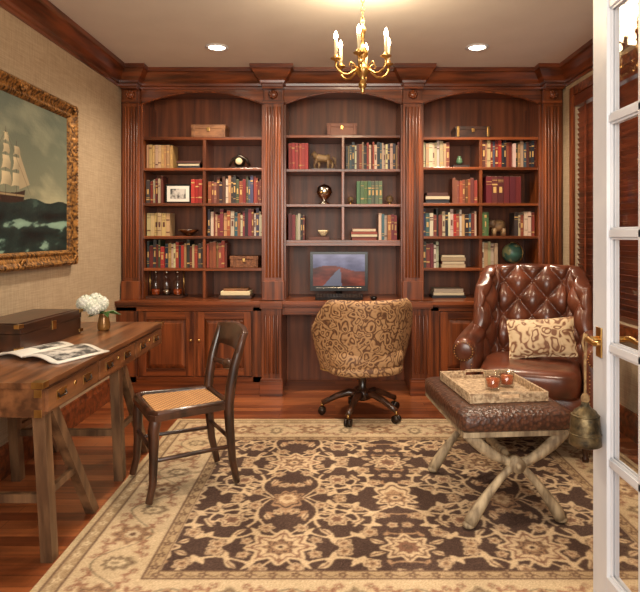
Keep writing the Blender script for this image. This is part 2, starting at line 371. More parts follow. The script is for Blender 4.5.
# ------------------------------------------------------------ books
BM=vcol('book_cloth',.5)
bk=MB('books')
PAL={'mix':[(104,32,26),(196,178,148),(38,34,38),(62,70,86),(152,120,82),(60,62,48),(132,58,38),(170,148,118),(84,46,32),(38,46,60),(150,48,34),(112,78,54)],
'beige':[(176,148,106),(168,134,92),(184,156,116)],'red':[(160,38,28),(142,32,26),(170,46,34)],
'dark':[(44,30,28),(62,36,28),(80,44,34),(30,34,44),(120,96,70)],'light':[(196,180,152),(180,160,130),(160,138,108),(126,58,42),(60,50,48)],
'ency':[(92,26,24),(84,24,22)],'green':[(70,96,60),(78,104,66)],'brown':[(110,60,38),(130,78,50),(92,48,32),(140,60,42)],
'bright':[(160,46,38),(196,182,158),(50,92,94),(124,38,50),(180,148,98),(44,46,66),(176,164,142),(110,40,34),(140,78,48),(34,30,32)],
'bw':[(30,28,30),(194,184,164),(60,56,58),(160,146,128),(104,36,32)]}
def book(x,w,z,h,d,col,lean=0):
    col=tuple(min(255,max(0,c+random.randint(-10,10))) for c in col)
    y0=5.155+random.uniform(0,.03); R=(0,lean,0)
    cx=x+w/2
    if lean: # leaning book resting on neighbour, lower corner on the shelf
        cx=x+(h*math.sin(abs(lean))+w*math.cos(lean))/2; zc=z+(h*math.cos(lean)+w*math.sin(abs(lean)))/2
        bk.obb((cx,y0+d/2,zc),(w*.96,d,h),BM,rot=R,col=C(*col)); return
    bk.obb((cx,y0+d/2,z+h/2),(w*.96,d,h),BM,rot=R,col=C(*col))
    bk.obb((cx,y0+d/2+.004,z+h/2+.001),(w*.8,d*.97,h*1.0+.001),BM,rot=R,col=C(196,182,152))
    lum=sum(col)/3; bc=(190,152,92) if lum<140 else (90,50,40)
    if random.random()<.75:
        for q in random.sample([.16,.24,.7,.8,.86],2):
            bk.obb((cx,y0-.0006,z+h*q),(w*.9,.002,h*random.choice([.012,.02,.05])),BM,rot=R,col=C(*bc))
        if random.random()<.5: bk.obb((cx,y0-.0006,z+h*.5),(w*.5,.002,h*.22),BM,rot=R,col=C(*bc))
def row(p0,p1,py_,pal,hh=(.18,.24),wid=(.015,.034),lean=False):
    z=zz(py_)+.0005 if py_<290 else ZC+.0005
    x=xx(p0); xe=xx(p1)
    uni=pal in('beige','ency','green','red') ; hu=random.uniform(*hh)
    wu=random.uniform(*wid)
    if lean: xe-=.065
    while True:
        w=random.uniform(*wid) if not uni else wu
        if x+w>xe: break
        h=hu if uni else random.uniform(*hh)
        book(x,w,z,min(h,.24),random.uniform(.14,.18),random.choice(PAL[pal])); x+=w+.0005
    if lean:
        book(x+.001,.02,z,.19,.15,random.choice(PAL[pal]),lean=-.2)
def stack(p0,p1,py_,pal,n):
    z=zz(py_)+.0005 if py_<290 else ZC+.0005
    for k in range(n):
        t=random.uniform(.018,.034); ins=random.uniform(0,.02); c=random.choice(PAL[pal])
        x0,x1=xx(p0)+ins,xx(p1)-ins
        bk.box(x0,x1,5.17+ins,5.36,z,z+t*.95,BM,col=C(*c))
        if k%2: bk.box(x0+.003,x1-.003,5.168+ins,5.355,z+.003,z+t*.95-.003,BM,col=C(196,182,152))
        z+=t
    return z
row(145,173,168,'beige',(.20,.21),(.024,.026)); stack(174,200,168,'dark',3)
row(145,162,203,'bw'); row(190,203,203,'red',(.2,.22),(.03,.036)); row(207,263,203,'mix')
row(145,169,236,'beige',(.19,.21),(.03,.034)); row(207,263,236,'bright')
row(145,203,268,'mix'); row(206,227,268,'brown',(.2,.24))
row(288,310,169,'red',(.22,.23),(.028,.03)); row(346,400,169,'mix',(.20,.24),(.012,.028))
row(357,384,204,'green',(.19,.2),(.03,.031))
row(288,306,240,'bw',(.2,.24)); stack(307,331,240,'brown',1); row(379,400,240,'bright',(.2,.24)); stack(351,378,240,'brown',4)
row(423,452,167,'light',(.19,.235)); stack(453,472,167,'dark',1); row(483,540,167,'mix',(.20,.24),(.014,.03))
stack(426,451,203,'dark',3); row(453,480,203,'brown',(.19,.22)); row(487,524,203,'ency',(.225,.23),(.05,.052))
row(423,480,236,'bright'); row(483,491,236,'green',(.20,.21),(.02,.021)); row(516,539,236,'light',(.18,.22))
row(423,441,268,'bw'); stack(442,467,268,'light',4); row(483,502,268,'light',(.20,.23))
stack(433,467,298,'bw',3)
bk.done(color=True)
# ------------------------------------------------------------ shelf ornaments
def sb(name,p0,p1,py_,h,m,d=.2):
    b=MB(name); z=zz(py_)+.001; x0,x1=xx(p0),xx(p1)
    b.box(x0,x1,5.18,5.18+d,z,z+h*.7,m); b.box(x0-.004,x1+.004,5.176,5.184+d,z+h*.7,z+h,m)
    for x in(x0+.01,x1-.03): b.box(x,x+.02,5.172,5.18,z+.01,z+h*.98,BRASS if m is BOXW else m)
    b.box((x0+x1)/2-.012,(x0+x1)/2+.012,5.17,5.18,z+h*.5,z+h*.8,BRASS); b.done(bevel=.002)
TAN=mat('tan_box',C(110,70,42),C(150,102,64),rough=.5,scale=(10,30,30))
sb('keepsake_box',190,224,137,.115,TAN); sb('wooden_chest',327,357,135,.11,mat('cherry_chest',C(120,60,36),C(150,84,50),rough=.4)); sb('dark_lacquer_box',457,492,137,.10,BOXW)
sb('wicker_box',229,257,268,.10,mat('brown_wicker',C(96,56,34),C(140,90,56),rough=.6,scale=(60,60,60),bump=.5))
b=MB('mantel_clock'); z=zz(168)+.001; x=xx(237)
b.sq((x,5.27,z+.07),(.05,.04,.05),DKMET); b.box(x-.06,x+.06,5.22,5.32,z,z+.02,DKMET); b.tube([(x-.09,5.27,z+.03),(x-.06,5.27,z+.09),(x,5.27,z+.12),(x+.06,5.27,z+.09),(x+.09,5.27,z+.03)],[.01,.014,.02,.014,.01],DKMET); b.lathe([(0,0),(.03,0),(.03,.006),(0,.006)],CREAM,(x,5.235,z+.07),M=Matrix.Rotation(pi/2,3,'X')); b.done()
b=MB('framed_photograph'); z=zz(203)+.001; x0,x1=xx(163),xx(189)
b.box(x0,x1,5.2,5.22,z,z+.165,BLACK); b.box(x0+.015,x1-.015,5.196,5.2,z+.015,z+.15,PAPER); b.box(x0+.045,x1-.045,5.194,5.196,z+.04,z+.125,GREYP); b.box((x0+x1)/2-.01,(x0+x1)/2+.01,5.22,5.29,z,z+.01,BLACK);b.done()
b=MB('silver_bowl'); b.lathe([(0,0),(.03,0),(.035,.01),(.05,.02),(.09,.05),(.095,.055),(.08,.05),(.03,.02),(0,.02)],SILV,(xx(184.5),5.28,zz(236)+.001)); b.done()
b=MB('horse_figurine'); z=zz(169)+.001; x=xx(323)
b.box(x-.1,x+.1,5.23,5.31,z,z+.015,BOXW)
b.tube([(x-.07,5.27,z+.1),(x-.04,5.27,z+.11),(x+.02,5.27,z+.105),(x+.06,5.27,z+.115)],[.024,.036,.032,.034],STONE,12)
b.tube([(x-.06,5.27,z+.115),(x-.085,5.27,z+.155),(x-.105,5.27,z+.135)],[.03,.02,.012],STONE)
for dx,k in((-.06,-.02),(-.045,.01),(.05,-.01),(.065,.02)): b.tube([(x+dx,5.27+.015*(1 if k>0 else -1),z+.09),(x+dx+k,5.27,z+.05),(x+dx+k*.5,5.27,z+.012)],[.017,.011,.01],STONE,8)
b.tube([(x+.08,5.27,z+.12),(x+.105,5.27,z+.10),(x+.105,5.27,z+.05)],[.009,.011,.005],STONE,8); b.done()
b=MB('trophy_bust'); z=zz(204)+.001; x=xx(324)
b.lathe([(0,0),(.045,0),(.045,.015),(.02,.03),(.018,.045),(.05,.07),(.068,.11),(.06,.15),(.038,.17),(.01,.178),(0,.185)],SILV,(x,5.27,z)); b.lathe([(.067,.0),(.072,.004),(.067,.008)],BRASS,(x,5.27,z+.1)); b.done()
for nm,px,r in(('stone_sphere',351,.028),('stone_sphere',391,.033)):
    b=MB(nm); b.lathe([(0,0),(.022,0),(.014,.012),(.014,.02),(0,.02)],BRASS,(xx(px),5.25,zz(204)+.001)); b.sph((xx(px),5.25,zz(204)+.016+r),r,mat('marbled_stone',C(176,150,110),C(90,60,40),rough=.3,scale=(20,20,20)),16); b.done()
b=MB('ceramic_bowl'); b.lathe([(0,0),(.02,0),(.025,.01),(.045,.035),(.05,.05),(.045,.048),(.02,.015),(0,.015)],CREAM,(xx(323),5.26,zz(240)+.036)); b.done()
b=MB('small_vase'); b.lathe([(0,0),(.02,0),(.03,.02),(.02,.05),(.012,.06),(.018,.07),(0,.07)],mat('jade_glaze',C(90,120,90),rough=.2),(xx(462),5.24,zz(167)+.036)); b.done()
b=MB('elephant_figurine'); z=zz(236)+.001;x=xx(503)
b.sq((x,5.27,z+.09),(.065,.04,.052),STONE); b.sq((x-.065,5.27,z+.11),(.03,.03,.034),STONE)
b.tube([(x-.08,5.27,z+.105),(x-.09,5.27,z+.07),(x-.09,5.27,z+.03),(x-.095,5.27,z+.02)],[.016,.012,.009,.006],STONE)
for sx in(-.04,.04):
    for sy in(-.02,.02): b.tube([(x+sx,5.27+sy,z+.065),(x+sx,5.27+sy,z)],[.019,.016],STONE)
for sy in(-1,1): b.sq((x-.05,5.27+sy*.034,z+.11),(.022,.006,.03),STONE)
b.done()
b=MB('desk_globe'); z=zz(268)+.001;x=xx(517)
gl=mat('globe_map',C(64,104,92),C(150,150,106),rough=.3,scale=(14,14,14),lo=.5,hi=.55)
b.lathe([(0,0),(.05,0),(.05,.01),(.02,.02),(.012,.03),(0,.03)],BOXW,(x,5.27,z)); b.sph((x,5.27,z+.122),.088,gl,28)
b.tube([(x+.096*math.cos(a),5.27,z+.122+.096*math.sin(a)) for a in [(-100+20*k)*pi/180 for k in range(11)]],.004,BRASS,8); b.done()
b=MB('decanter_set'); x=xx(163); z=ZC+.001
b.box(x-.15,x+.16,5.14,5.34,z,z+.02,BOXW)
for sx in(-.145,.15): b.tube([(x+sx,5.24,z+.02),(x+sx,5.24,z+.24)],.007,BRASS)
b.tube([(x-.145,5.24,z+.24),(x,5.24,z+.26),(x+.15,5.24,z+.24)],.007,BRASS)
for i_,sx in enumerate((-.095,0,.095)):
    b.lathe([(0,0),(.036,0),(.04,.01),(.04,.11),(.034,.13),(.014,.145),(.013,.17),(.02,.175),(.02,.18),(0,.18)],GLASS,(x+sx,5.24,z+.021)); b.sph((x+sx,5.24,z+.22),.017,SILV)
    b.lathe([(0,0),(.034,0),(.036,.05),(0,.05)],(AMBER,SILV,AMBER)[i_],(x+sx,5.24,z+.026))
b.done()
b=MB('letter_tray'); x0,x1=xx(219),xx(252)
b.box(x0,x1,5.1,5.3,ZC+.001,ZC+.03,BOXW); b.box(x0+.015,x1-.015,5.115,5.285,ZC+.03,ZC+.065,CREAM); b.box(x0+.035,x1-.035,5.13,5.27,ZC+.065,ZC+.085,TAN); b.done(bevel=.004)
# computer
b=MB('computer_monitor'); x=xx(339); y=5.2; z=ZC
b.box(x-.25,x+.25,y,y+.035,z+.06,z+.40,BLACK)
b.lathe([(0,0),(.1,0),(.1,.006),(0,.012)],BLACK,(x,y+.03,z+.0005)); b.tube([(x,y+.05,z+.005),(x,y+.05,z+.2)],[.03,.022],BLACK)
b.box(x-.2,x+.2,y-.002,y,z+.085,z+.09,SILV)
b.done(bevel=.004)
def colgrid(name,O,U,V,nu,nv,fn,m,emitm=None,parent=None):
    u=np.linspace(0,1,nu+1);v=np.linspace(0,1,nv+1);UU,VV=np.meshgrid(u,v)
    O,U,V=[np.array(q,float) for q in(O,U,V)]
    P=O+UU[...,None]*U+VV[...,None]*V
    me=bpy.data.meshes.new(name); N=(nu+1)*(nv+1)
    idx=np.arange(N).reshape(nv+1,nu+1)
    q=np.stack([idx[:-1,:-1],idx[:-1,1:],idx[1:,1:],idx[1:,:-1]],-1).reshape(-1,4)
    me.vertices.add(N); me.vertices.foreach_set('co',P.reshape(-1)); me.loops.add(q.size); me.loops.foreach_set('vertex_index',q.reshape(-1).astype(np.int32))
    me.polygons.add(len(q)); me.polygons.foreach_set('loop_start',np.arange(0,q.size,4,dtype=np.int32)); me.update(calc_edges=True)
    col=fn(UU,VV); col=np.clip(col,0,255)/255.; col=np.where(col<=.04045,col/12.92,((col+.055)/1.055)**2.4)
    a=me.color_attributes.new('Col','FLOAT_COLOR','POINT'); a.data.foreach_set('color',np.concatenate([col,np.ones(col.shape[:2]+(1,))],-1).astype(np.float32).reshape(-1))
    me.materials.append(m); ob=bpy.data.objects.new(name,me); sc.collection.objects.link(ob)
    if parent: ob.parent=parent
    return ob
def fbm(U,V,s,seed=0,oct=5):
    out=np.zeros_like(U);r=np.random.RandomState(seed);a=1;tot=0
    for o in range(oct):
        k=6
        for _ in range(k):
            th=r.uniform(0,2*pi);f=s*2**o*r.uniform(.7,1.3); out+=a*np.sin(f*(U*np.cos(th)+V*np.sin(th))+r.uniform(0,6.28))/k**.5
        tot+=a;a*=.55
    return out/tot
def scrfn(U,V):
    n=fbm(U,V,14,3); sky=np.stack([110+60*V,110+50*V,140+60*V],-1)+n[...,None]*30
    land=np.stack([150+n*60,60+n*30,46+n*20],-1); d=np.abs(U-.5-.25*(V-.5)); road=np.stack([150+0*U,150+0*U,170+0*U],-1)
    c=np.where((V>.55+.1*np.sin(U*5))[...,None],sky,land); c=np.where(((d<.3*(.6-V))&(V<.55))[...,None],road,c); return c*.8
sm,nt,bb=newmat('monitor_screen'); a=nt.nodes.new('ShaderNodeAttribute'); a.attribute_name='Col'; nt.links.new(a.outputs['Color'],bb.inputs['Emission Color']); bb.inputs['Emission Strength'].default_value=.7; bb.inputs['Base Color'].default_value=(.01,.01,.01,1); bb.inputs['Roughness'].default_value=.15
mon=bpy.data.objects['computer_monitor']
colgrid('screen',(x-.225,y-.003,z+.105),(.45,0,0),(0,0,.272),60,40,scrfn,sm,parent=mon)
b=MB('computer_keyboard'); b.T=Matrix.Translation((x,4.99,ZC+.006))@Matrix.Rotation(math.radians(9),4,'X')
b.box(-.2,.2,0,.14,0,.014,BLACK)
for r_ in range(4):
    for k in range(14): b.box(-.19+k*.0272,-.19+k*.0272+.023,.01+r_*.031,.01+r_*.031+.026,.014,.019,DKMET)
for sx in(-.19,.17): b.box(sx,sx+.02,.11,.13,-.022,0,BLACK)
b.T=None; b.done()
b=MB('computer_mouse'); b.sq((x+.29,5.03,ZC+.018),(.03,.05,.0165),BLACK,e1=.8); b.done()

# ------------------------------------------------------------ ceiling can lights
cans=[(-.88,4.47),(1.06,4.47),(-.88,2.3),(1.06,2.3)]  # the nearer pair is out of view, added as extra light
for i,(x,y) in enumerate(cans):
    b=MB('recessed_ceiling_light'); b.lathe([(.062,0),(.085,0),(.088,-.004),(.085,-.008),(.066,-.008),(.06,-.002)],WHITE,(x,y,H-.0005),32); b.lathe([(0,-.002),(.062,-.002),(.062,-.0035),(0,-.0035)],CAN,(x,y,H-.0005),32); b.done()
    l=bpy.data.lights.new('can_lamp','SPOT'); l.energy=155 if y>3 else 95; l.color=(1,.83,.63); l.spot_size=math.radians(150); l.spot_blend=.9; l.shadow_soft_size=.08
    o=bpy.data.objects.new('can_lamp_%d'%i,l); o.location=(x,y,H-.03); sc.collection.objects.link(o)
# ------------------------------------------------------------ chandelier
cx,cy=.152,3.3
b=MB('chandelier')
b.lathe([(0,0),(.06,0),(.055,-.015),(.02,-.03),(.01,-.04),(0,-.04)],BRASS,(cx,cy,H-.001))
zc=H-.04
while zc>2.50:
    k=int(round((H-zc)*1000))//28
    b.tube([(cx+(.009*math.cos(t) if k%2 else 0),cy+(0 if k%2 else .009*math.cos(t)),zc-.014+.017*math.sin(t)) for t in [2*pi*j/10 for j in range(11)]],.0022,BRASS,6); zc-=.027
b.lathe([(0,2.505),(.008,2.50),(.01,2.49),(.006,2.475),(.012,2.46),(.02,2.445),(.012,2.42),(.009,2.38),(.014,2.36),(.028,2.335),(.03,2.31),(.016,2.29),(.01,2.27),(.022,2.255),(.04,2.235),(.042,2.22),(.028,2.20),(.012,2.18),(.016,2.165),(.024,2.15),(.02,2.132),(.008,2.12),(.012,2.11),(0,2.09)],BRASS,(cx,cy,0),20)
for k in range(6):
    a=2*pi*k/6+.35; ca,sa=math.cos(a),math.sin(a)
    P=lambda r,z:(cx+r*ca,cy+r*sa,z)
    pts=[P(.03,2.235),P(.055,2.215),P(.085,2.195),P(.115,2.195),P(.14,2.21),P(.157,2.235),P(.157,2.262)]
    b.tube(pts,[.0065]*7,BRASS,8); b.tube([P(.03,2.225),P(.05,2.255),P(.07,2.265),P(.08,2.25),P(.07,2.24)],[.004]*5,BRASS,6)
    b.lathe([(0,0),(.01,0),(.012,.004),(.028,.012),(.03,.016),(.012,.016),(.013,.03),(.01,.034),(0,.034)],BRASS,P(.157,2.26),16)
    b.lathe([(0,0),(.0095,0),(.0095,.085),(0,.085)],CREAM,P(.157,2.292),12)
    b.lathe([(0,0),(.006,0),(.012,.014),(.011,.026),(.005,.042),(0,.05)],BULB,P(.157,2.377),12)
b.done()
l=bpy.data.lights.new('chandelier_glow','POINT'); l.energy=28; l.color=(1,.77,.5); l.shadow_soft_size=.15
o=bpy.data.objects.new('chandelier_glow',l); o.location=(cx,cy,2.52); sc.collection.objects.link(o)

# ------------------------------------------------------------ painting
PM=vcol('oil_canvas',.45,.3,120)
y0,y1,z0,z1=2.68,4.12,1.12,2.20; fw=.10
pe=MB('seascape_painting')
def rectframe(b,prof,m):
    vs=[];K=len(prof)
    for (sy,sz) in((0,0),(1,0),(1,1),(0,1)):
        for i,o_ in prof:
            yy=(y0+i) if sy==0 else (y1-i); zz_=(z0+i) if sz==0 else (z1-i); vs.append((XL+.002+o_,yy,zz_))
    fs=[(i*K+k,((i+1)%4)*K+k,((i+1)%4)*K+(k+1)%K,i*K+(k+1)%K) for i in range(4) for k in range(K)]
    b.add(vs,fs,m)
rectframe(pe,[(0,0),(0,.035),(.010,.046),(.026,.05),(.04,.038),(.065,.028),(.078,.034),(.088,.03),(.10,.012),(.10,0)],GILT)
yy=y0+.018
while yy<y1-.02:
    for z_ in(z0+.018,z1-.018): pe.sq((XL+.05,yy,z_),(.006,.009,.008),GILT,nu=8,nv=6)
    for z_ in(z0+.083,z1-.083): pe.sq((XL+.036,yy,z_),(.004,.006,.005),GILT,nu=6,nv=5) if y0+.09<yy<y1-.09 else None
    yy+=.022
z_=z0+.03
while z_<z1-.02:
    for yy in(y0+.018,y1-.018): pe.sq((XL+.05,yy,z_),(.006,.008,.009),GILT,nu=8,nv=6)
    z_+=.022
for yy in(y0+.035,(y0+y1)/2,y1-.035):
    for z_ in(z0+.035,z1-.035):
        for q in range(6): a=2*pi*q/6; pe.sq((XL+.047,yy+.02*math.cos(a),z_+.02*math.sin(a)),(.009,.015,.015),GILT,nu=8,nv=6)
pe.box(XL+.002,XL+.010,y0+.09,y1-.09,z0+.09,z1-.09,BOXW)
po=pe.done()
Wp=y1-y0-2*fw;Hp=z1-z0-2*fw
def seafn(U,V):
    n=fbm(U*1.6,V*2.2,6,1);n2=fbm(U*1.6,V*4,11,5)
    cl=np.clip(n*1.2+.1,0,1)
    sky=np.stack([100+44*(1-V)+cl*40,112+30*(1-V)+cl*34,98+16*(1-V)+cl*26],-1)
    hor=.35
    foam=np.clip((n2-.42)*4,0,1)*np.clip((hor-V)*6+.1,0,1)
    sea=np.stack([24+22*n2,44+26*n2,42+22*n2],-1)+foam[...,None]*np.array([90,98,86])
    c=np.where((V>hor+.012*np.sin(U*22))[...,None],sky,sea)
    X=(U-.40)*Wp;Y=(V-hor+.02)*Hp
    hull=(Y>-.01+.02*(X/.2)**2)&(Y<.045+.03*(X/.22)**2)&(np.abs(X)<.20-.3*(.05-Y))
    c=np.where(hull[...,None],np.array([50,32,24]),c); c=np.where((hull&(np.abs(Y-.035)<.005))[...,None],np.array([160,140,105]),c)
    for mx,mh in((-.12,.34),(0,.40),(.11,.34)):
        mast=(np.abs(X-mx)<.003)&(Y>0)&(Y<mh); c=np.where(mast[...,None],np.array([60,40,30]),c)
        for k,(b0,b1) in enumerate(((.08,.16),(.17,.245),(.255,.31),(.32,.37))):
            if b0>mh-.05: continue
            w=.055-.010*k; q=(Y-b0)/(b1-b0); w2=w*(1-.25*q)
            bl_=.010*np.sin(np.clip(q,0,1)*pi)
            s=(np.abs(X-mx-bl_)<w2)&(Y>b0+.01*np.cos((X-mx)/w*1.5))&(Y<b1)
            sh=190-900*(X-mx)*.6+n*30+20*q; sh=np.clip(sh,115,218); c=np.where(s[...,None],np.stack([sh,sh*.92,sh*.74],-1),c)
    jib=(X>.14)&(X<.27)&(Y>.07+.3*(X-.14))&(Y<.28-1.5*(X-.14)); c=np.where(jib[...,None],np.array([176,160,128]),c)
    rig=(np.abs(Y-(.38-1.25*np.abs(X-.0)))<.0022)&(Y>.05); c=np.where(rig[...,None],np.array([80,66,50]),c)
    return c
colgrid('canvas',(XL+.0125,y0+fw-.004,z0+fw-.004),(0,Wp+.008,0),(0,0,Hp+.008),340,240,seafn,PM,parent=po)

# ------------------------------------------------------------ rug
RM=vcol('wool_rug_pile',.95,.6,260)
rx0,rx1,ry0,ry1=-1.12,1.72,1.90,4.27
RW,RH=rx1-rx0,ry1-ry0
def rugfn(U,V):
    X=U*RW;Y=V*RH
    wx=X+.012*fbm(X,Y,14,2,3); wy=Y+.012*fbm(X,Y,14,9,3)
    ed=np.minimum(np.minimum(X,RW-X),np.minimum(Y,RH-Y))
    DK=np.array([70,47,35.]);LT=np.array([198,172,136.]);TN=np.array([158,124,92.]);RD=np.array([126,90,68.]);OL=np.array([150,130,100.]);MD=np.array([106,77,57.])
    c=np.zeros(X.shape+(3,))+DK
    def put(mask,col):
        nonlocal c
        c=np.where(mask[...,None],col,c)
    def pol(u,v,a,b_): return np.hypot(u-a,v-b_),np.arctan2(v-b_,u-a)
    def rosette(u,v,a,b_,R,n,cols):
        r,t=pol(u,v,a,b_); e=R*(1+.16*np.cos(n*t))
        put(r<e,cols[0]); put((r<e*.8)&(r>e*.70),cols[1]); put(r<e*.45,cols[2]); put(r<e*.2,cols[1])
        rr=(np.abs(np.sin(n*t/2))<.12)&(r<e*.9)&(r>e*.3); put(rr,cols[1])
    def palm(u,v,a,b_,R,dr,cols):
        r,t=pol(u,v,a,b_); k=np.cos(t-dr); e=R*(.72+.55*np.clip(k,0,1)**3+.12*np.cos(9*(t-dr)))
        put(r<e,cols[0]); put((r<e*.82)&(r>e*.72),cols[1]); put(r<e*.5,cols[2]); put(r<e*.25,cols[0])
    def ringleaf(u,v,a,b_,R,n,col,w=.0055,lw=.02,ph=0,arc=None):
        r,t=pol(u,v,a,b_); m1=np.abs(r-R)<w; m2=np.abs(r-R-.016*np.sin(2*n*t+ph))<lw*np.clip(np.cos(n*t+ph),0,1)**1.2
        if arc is not None:
            k=((t-arc)%(2*pi))<4.6; m1&=k;m2&=k
        put(m1,col);put(m2,col)
    P,Q=1.06,.94; g=1.12
    fx=wx-RW/2;fyy=wy-RH/2+.10
    u0=(fx/P+.5)%1-.5; u=np.abs(u0)*P/g; v=((fyy/Q+.5)%1-.5)*Q/g; va=np.abs(v); P/=g;Q/=g
    ringleaf(u,va,P*.27,Q*.24,.150,9,LT,.0065,.030,0,.6)
    ringleaf(u,va,P*.27,Q*.24,.090,6,LT,.006,.024,1.,2.4)
    ringleaf(u,va,P*.02,Q*.28,.085,6,TN,.005,.022,.5,1.)
    ringleaf(u,va,P*.49,Q*.23,.075,5,TN,.005,.022,.2,3.)
    put(np.abs(va-(.06+.085*np.sin(2*pi*u/P*1.5)))<.006,LT)
    put(np.abs(u-(P/2-.06-.07*np.sin(2*pi*va/Q*1.5)))<.006,LT)
    for (a,b_,s) in((.13,.31,.034),(.33,.07,.036),(.40,.27,.032),(.08,.17,.030),(.235,.39,.034),(.25,.015,.026),(.44,.13,.024),(.03,.25,.022),(.345,.37,.026),(.17,.10,.024)): rosette(u,va,a,b_,s,5,(LT,MD,TN))
    for (a,b_,L_,th) in((.17,.22,.06,.8),(.30,.30,.055,2.2),(.39,.17,.05,1.2),(.06,.09,.05,.4),(.11,.38,.05,-.5),(.40,.36,.05,.3),(.22,.07,.05,2.6),(.31,.15,.05,-.3)):
        du=u-a;dv=va-b_; p_=du*np.cos(th)+dv*np.sin(th); q_=-du*np.sin(th)+dv*np.cos(th)+.35*p_*p_/L_
        put((np.abs(q_)<.015*(1-(p_/L_*1.6)**2)),LT); put((np.abs(q_)<.003)&(np.abs(p_)<L_*.5),MD)
    rosette(u,va,P*.27,Q*.24,.052,6,(LT,MD,RD))
    palm(u,v,0,0.0,.125,pi/2,(LT,MD,TN)); rosette(u,v,0,.0,.05,7,(TN,DK,LT))
    rosette(u,va,P/2,Q/2,.115,8,(LT,RD,MD)); rosette(u,va,P/2,Q/2,.045,6,(TN,DK,LT))
    palm(u,v,P/2,0,.09,-pi/2,(TN,DK,LT))
    rosette(u,va,0,Q/2,.088,8,(LT,MD,RD))
    BW=.44
    inb=ed<BW
    side=(np.minimum(X,RW-X)<np.minimum(Y,RH-Y)); run=np.where(side,Y-RH/2,X-RW/2); tt=ed
    cf=c.copy(); c=np.zeros_like(c)+np.array([194,170,135.])
    q=.46; ur=np.abs(((run/q+.5)%1)-.5)*q+.006*fbm(X,Y,20,6,2); cv=.235
    tw=tt+.006*fbm(X,Y,20,4,2); BL2=np.array([204,182,147.])
    ringleaf(ur,tw,q/4,cv,.075,6,RD*1.15,.004,.016,0,1.)
    put(np.abs(tw-(cv+.085*np.cos(2*pi*ur/q)))<.0045,OL*.85)
    rosette(ur,tw,0,cv,.078,8,(TN,np.array([110,80,60.]),BL2)); palm(ur,tw,q/2,cv+.01,.064,pi/2,(OL,np.array([112,84,64.]),BL2))
    for (a,b_) in((.11,.32),(.11,.155),(.055,.14),(.17,.335),(.18,.14)): rosette(ur,tw,a,b_,.018,5,(RD*1.15,BL2,OL))
    for lo_,hi_,base,mo in((.035,.095,np.array([164,138,104.]),np.array([204,182,147.])),(.385,.435,np.array([170,144,108.]),np.array([102,74,54.]))):
        put((tt>lo_)&(tt<hi_),base); mid=(lo_+hi_)/2; s_=.09
        uu=((run/s_+.5)%1-.5)*s_; r,t=pol(uu,tt,0,mid); put(r<.017*(1+.25*np.cos(5*t)),mo); put(r<.007,base)
        put((np.abs(tt-mid-.012*np.sin(2*pi*run/s_+pi/2))<.003)&(r>.022),mo)
        for e in(lo_,hi_): put(np.abs(tt-e)<.004,np.array([104,76,56.]))
    put(tt<.028,np.array([186,162,126.]))
    c=np.where(inb[...,None],c,cf)
    for _ in range(2):
        c[1:-1,1:-1]=(c[1:-1,1:-1]*4+c[:-2,1:-1]+c[2:,1:-1]+c[1:-1,:-2]+c[1:-1,2:])/8
    c+= (fbm(X,Y,9,8,4)*10)[...,None]+rng.normal(0,9,X.shape)[...,None]
    return c
rug=colgrid('rug_pile',(rx0,ry0,RZ-.0005),(RW,0,0),(0,RH,0),640,540,rugfn,RM)
b=MB('area_rug'); b.box(rx0,rx1,ry0,ry1,.0005,RZ-.0008,mat('rug_backing',C(176,148,108),rough=.95)); rb=b.done(); rug.parent=rb

# ------------------------------------------------------------ campaign desk
b=MB('campaign_writing_desk')
dx0,dx1,dy0,dy1,dz=-1.76,-1.105,2.27,3.87,.76
b.box(dx0,dx1,dy0,dy1,dz-.022,dz,DESKW)
b.box(dx0+.015,dx1-.012,dy0+.012,dy1-.012,dz-.135,dz-.022,DESKW)
nd=3; L_=(dy1-dy0-.06)/nd
for k in range(nd):
    a=dy0+.03+k*L_; b.box(dx1-.014,dx1-.002,a+.012,a+L_-.012,dz-.122,dz-.034,DESKW)
    for m_ in(a+.13,a+L_-.13):
        b.box(dx1-.004,dx1+.0005,m_-.045,m_+.045,dz-.098,dz-.058,BRASS); b.tube([(dx1,m_-.032,dz-.07),(dx1+.006,m_-.03,dz-.088),(dx1+.006,m_+.03,dz-.088),(dx1,m_+.032,dz-.07)],.0035,DKMET,6)
    m_=a+L_/2; b.cyl((dx1-.005,m_,dz-.07),(dx1+.001,m_,dz-.07),.011,BRASS)
for ya,yb in((dy0-.001,dy0+.045),(dy1-.045,dy1+.001)):
    b.box(dx1-.045,dx1+.001,ya,yb,dz-.024,dz+.001,BRASS)
for y_ in(dy0+.012,dy1-.012):
    for z_ in(dz-.136,dz-.06): b.box(dx1-.04,dx1-.0105,y_-.0015,y_+.0015,z_,z_+.03,BRASS)
for xx_ in(dx0+.05,dx1-.055):
    zt=dz-.135
    for yt in(2.37,3.17):
        b.leg((xx_,yt,zt),(xx_,yt+.07,0),.048,.055,DESKL); b.leg((xx_,yt+.07,zt),(xx_,yt+.50,0),.042,.06,DESKL)
        b.beam((xx_,yt+.07,.28),(xx_,yt+.30,.28),.02,.03,DESKL)
for yt in(2.425,3.225): b.beam((dx0+.05,yt,.26),(dx1-.055,yt,.26),.03,.035,DESKL)
b.beam((dx0+.1,2.53,dz-.17),(dx0+.1,3.6,dz-.17),.04,.06,DESKL)
b.done(bevel=.003)
b=MB('document_box'); b.box(-.14,.14,-.3,.3,.001,.09,BOXW); b.box(-.142,.142,-.302,.302,.092,.135,BOXW); b.box(-.12,.12,-.28,.28,.135,.14,BOXW)
for sy in(-.3,.3):
    for zc_ in(.01,.12): b.box(.12,.1445,sy-.022,sy+.0225 if sy>0 else sy+.022,zc_,zc_+.018,BRASS)
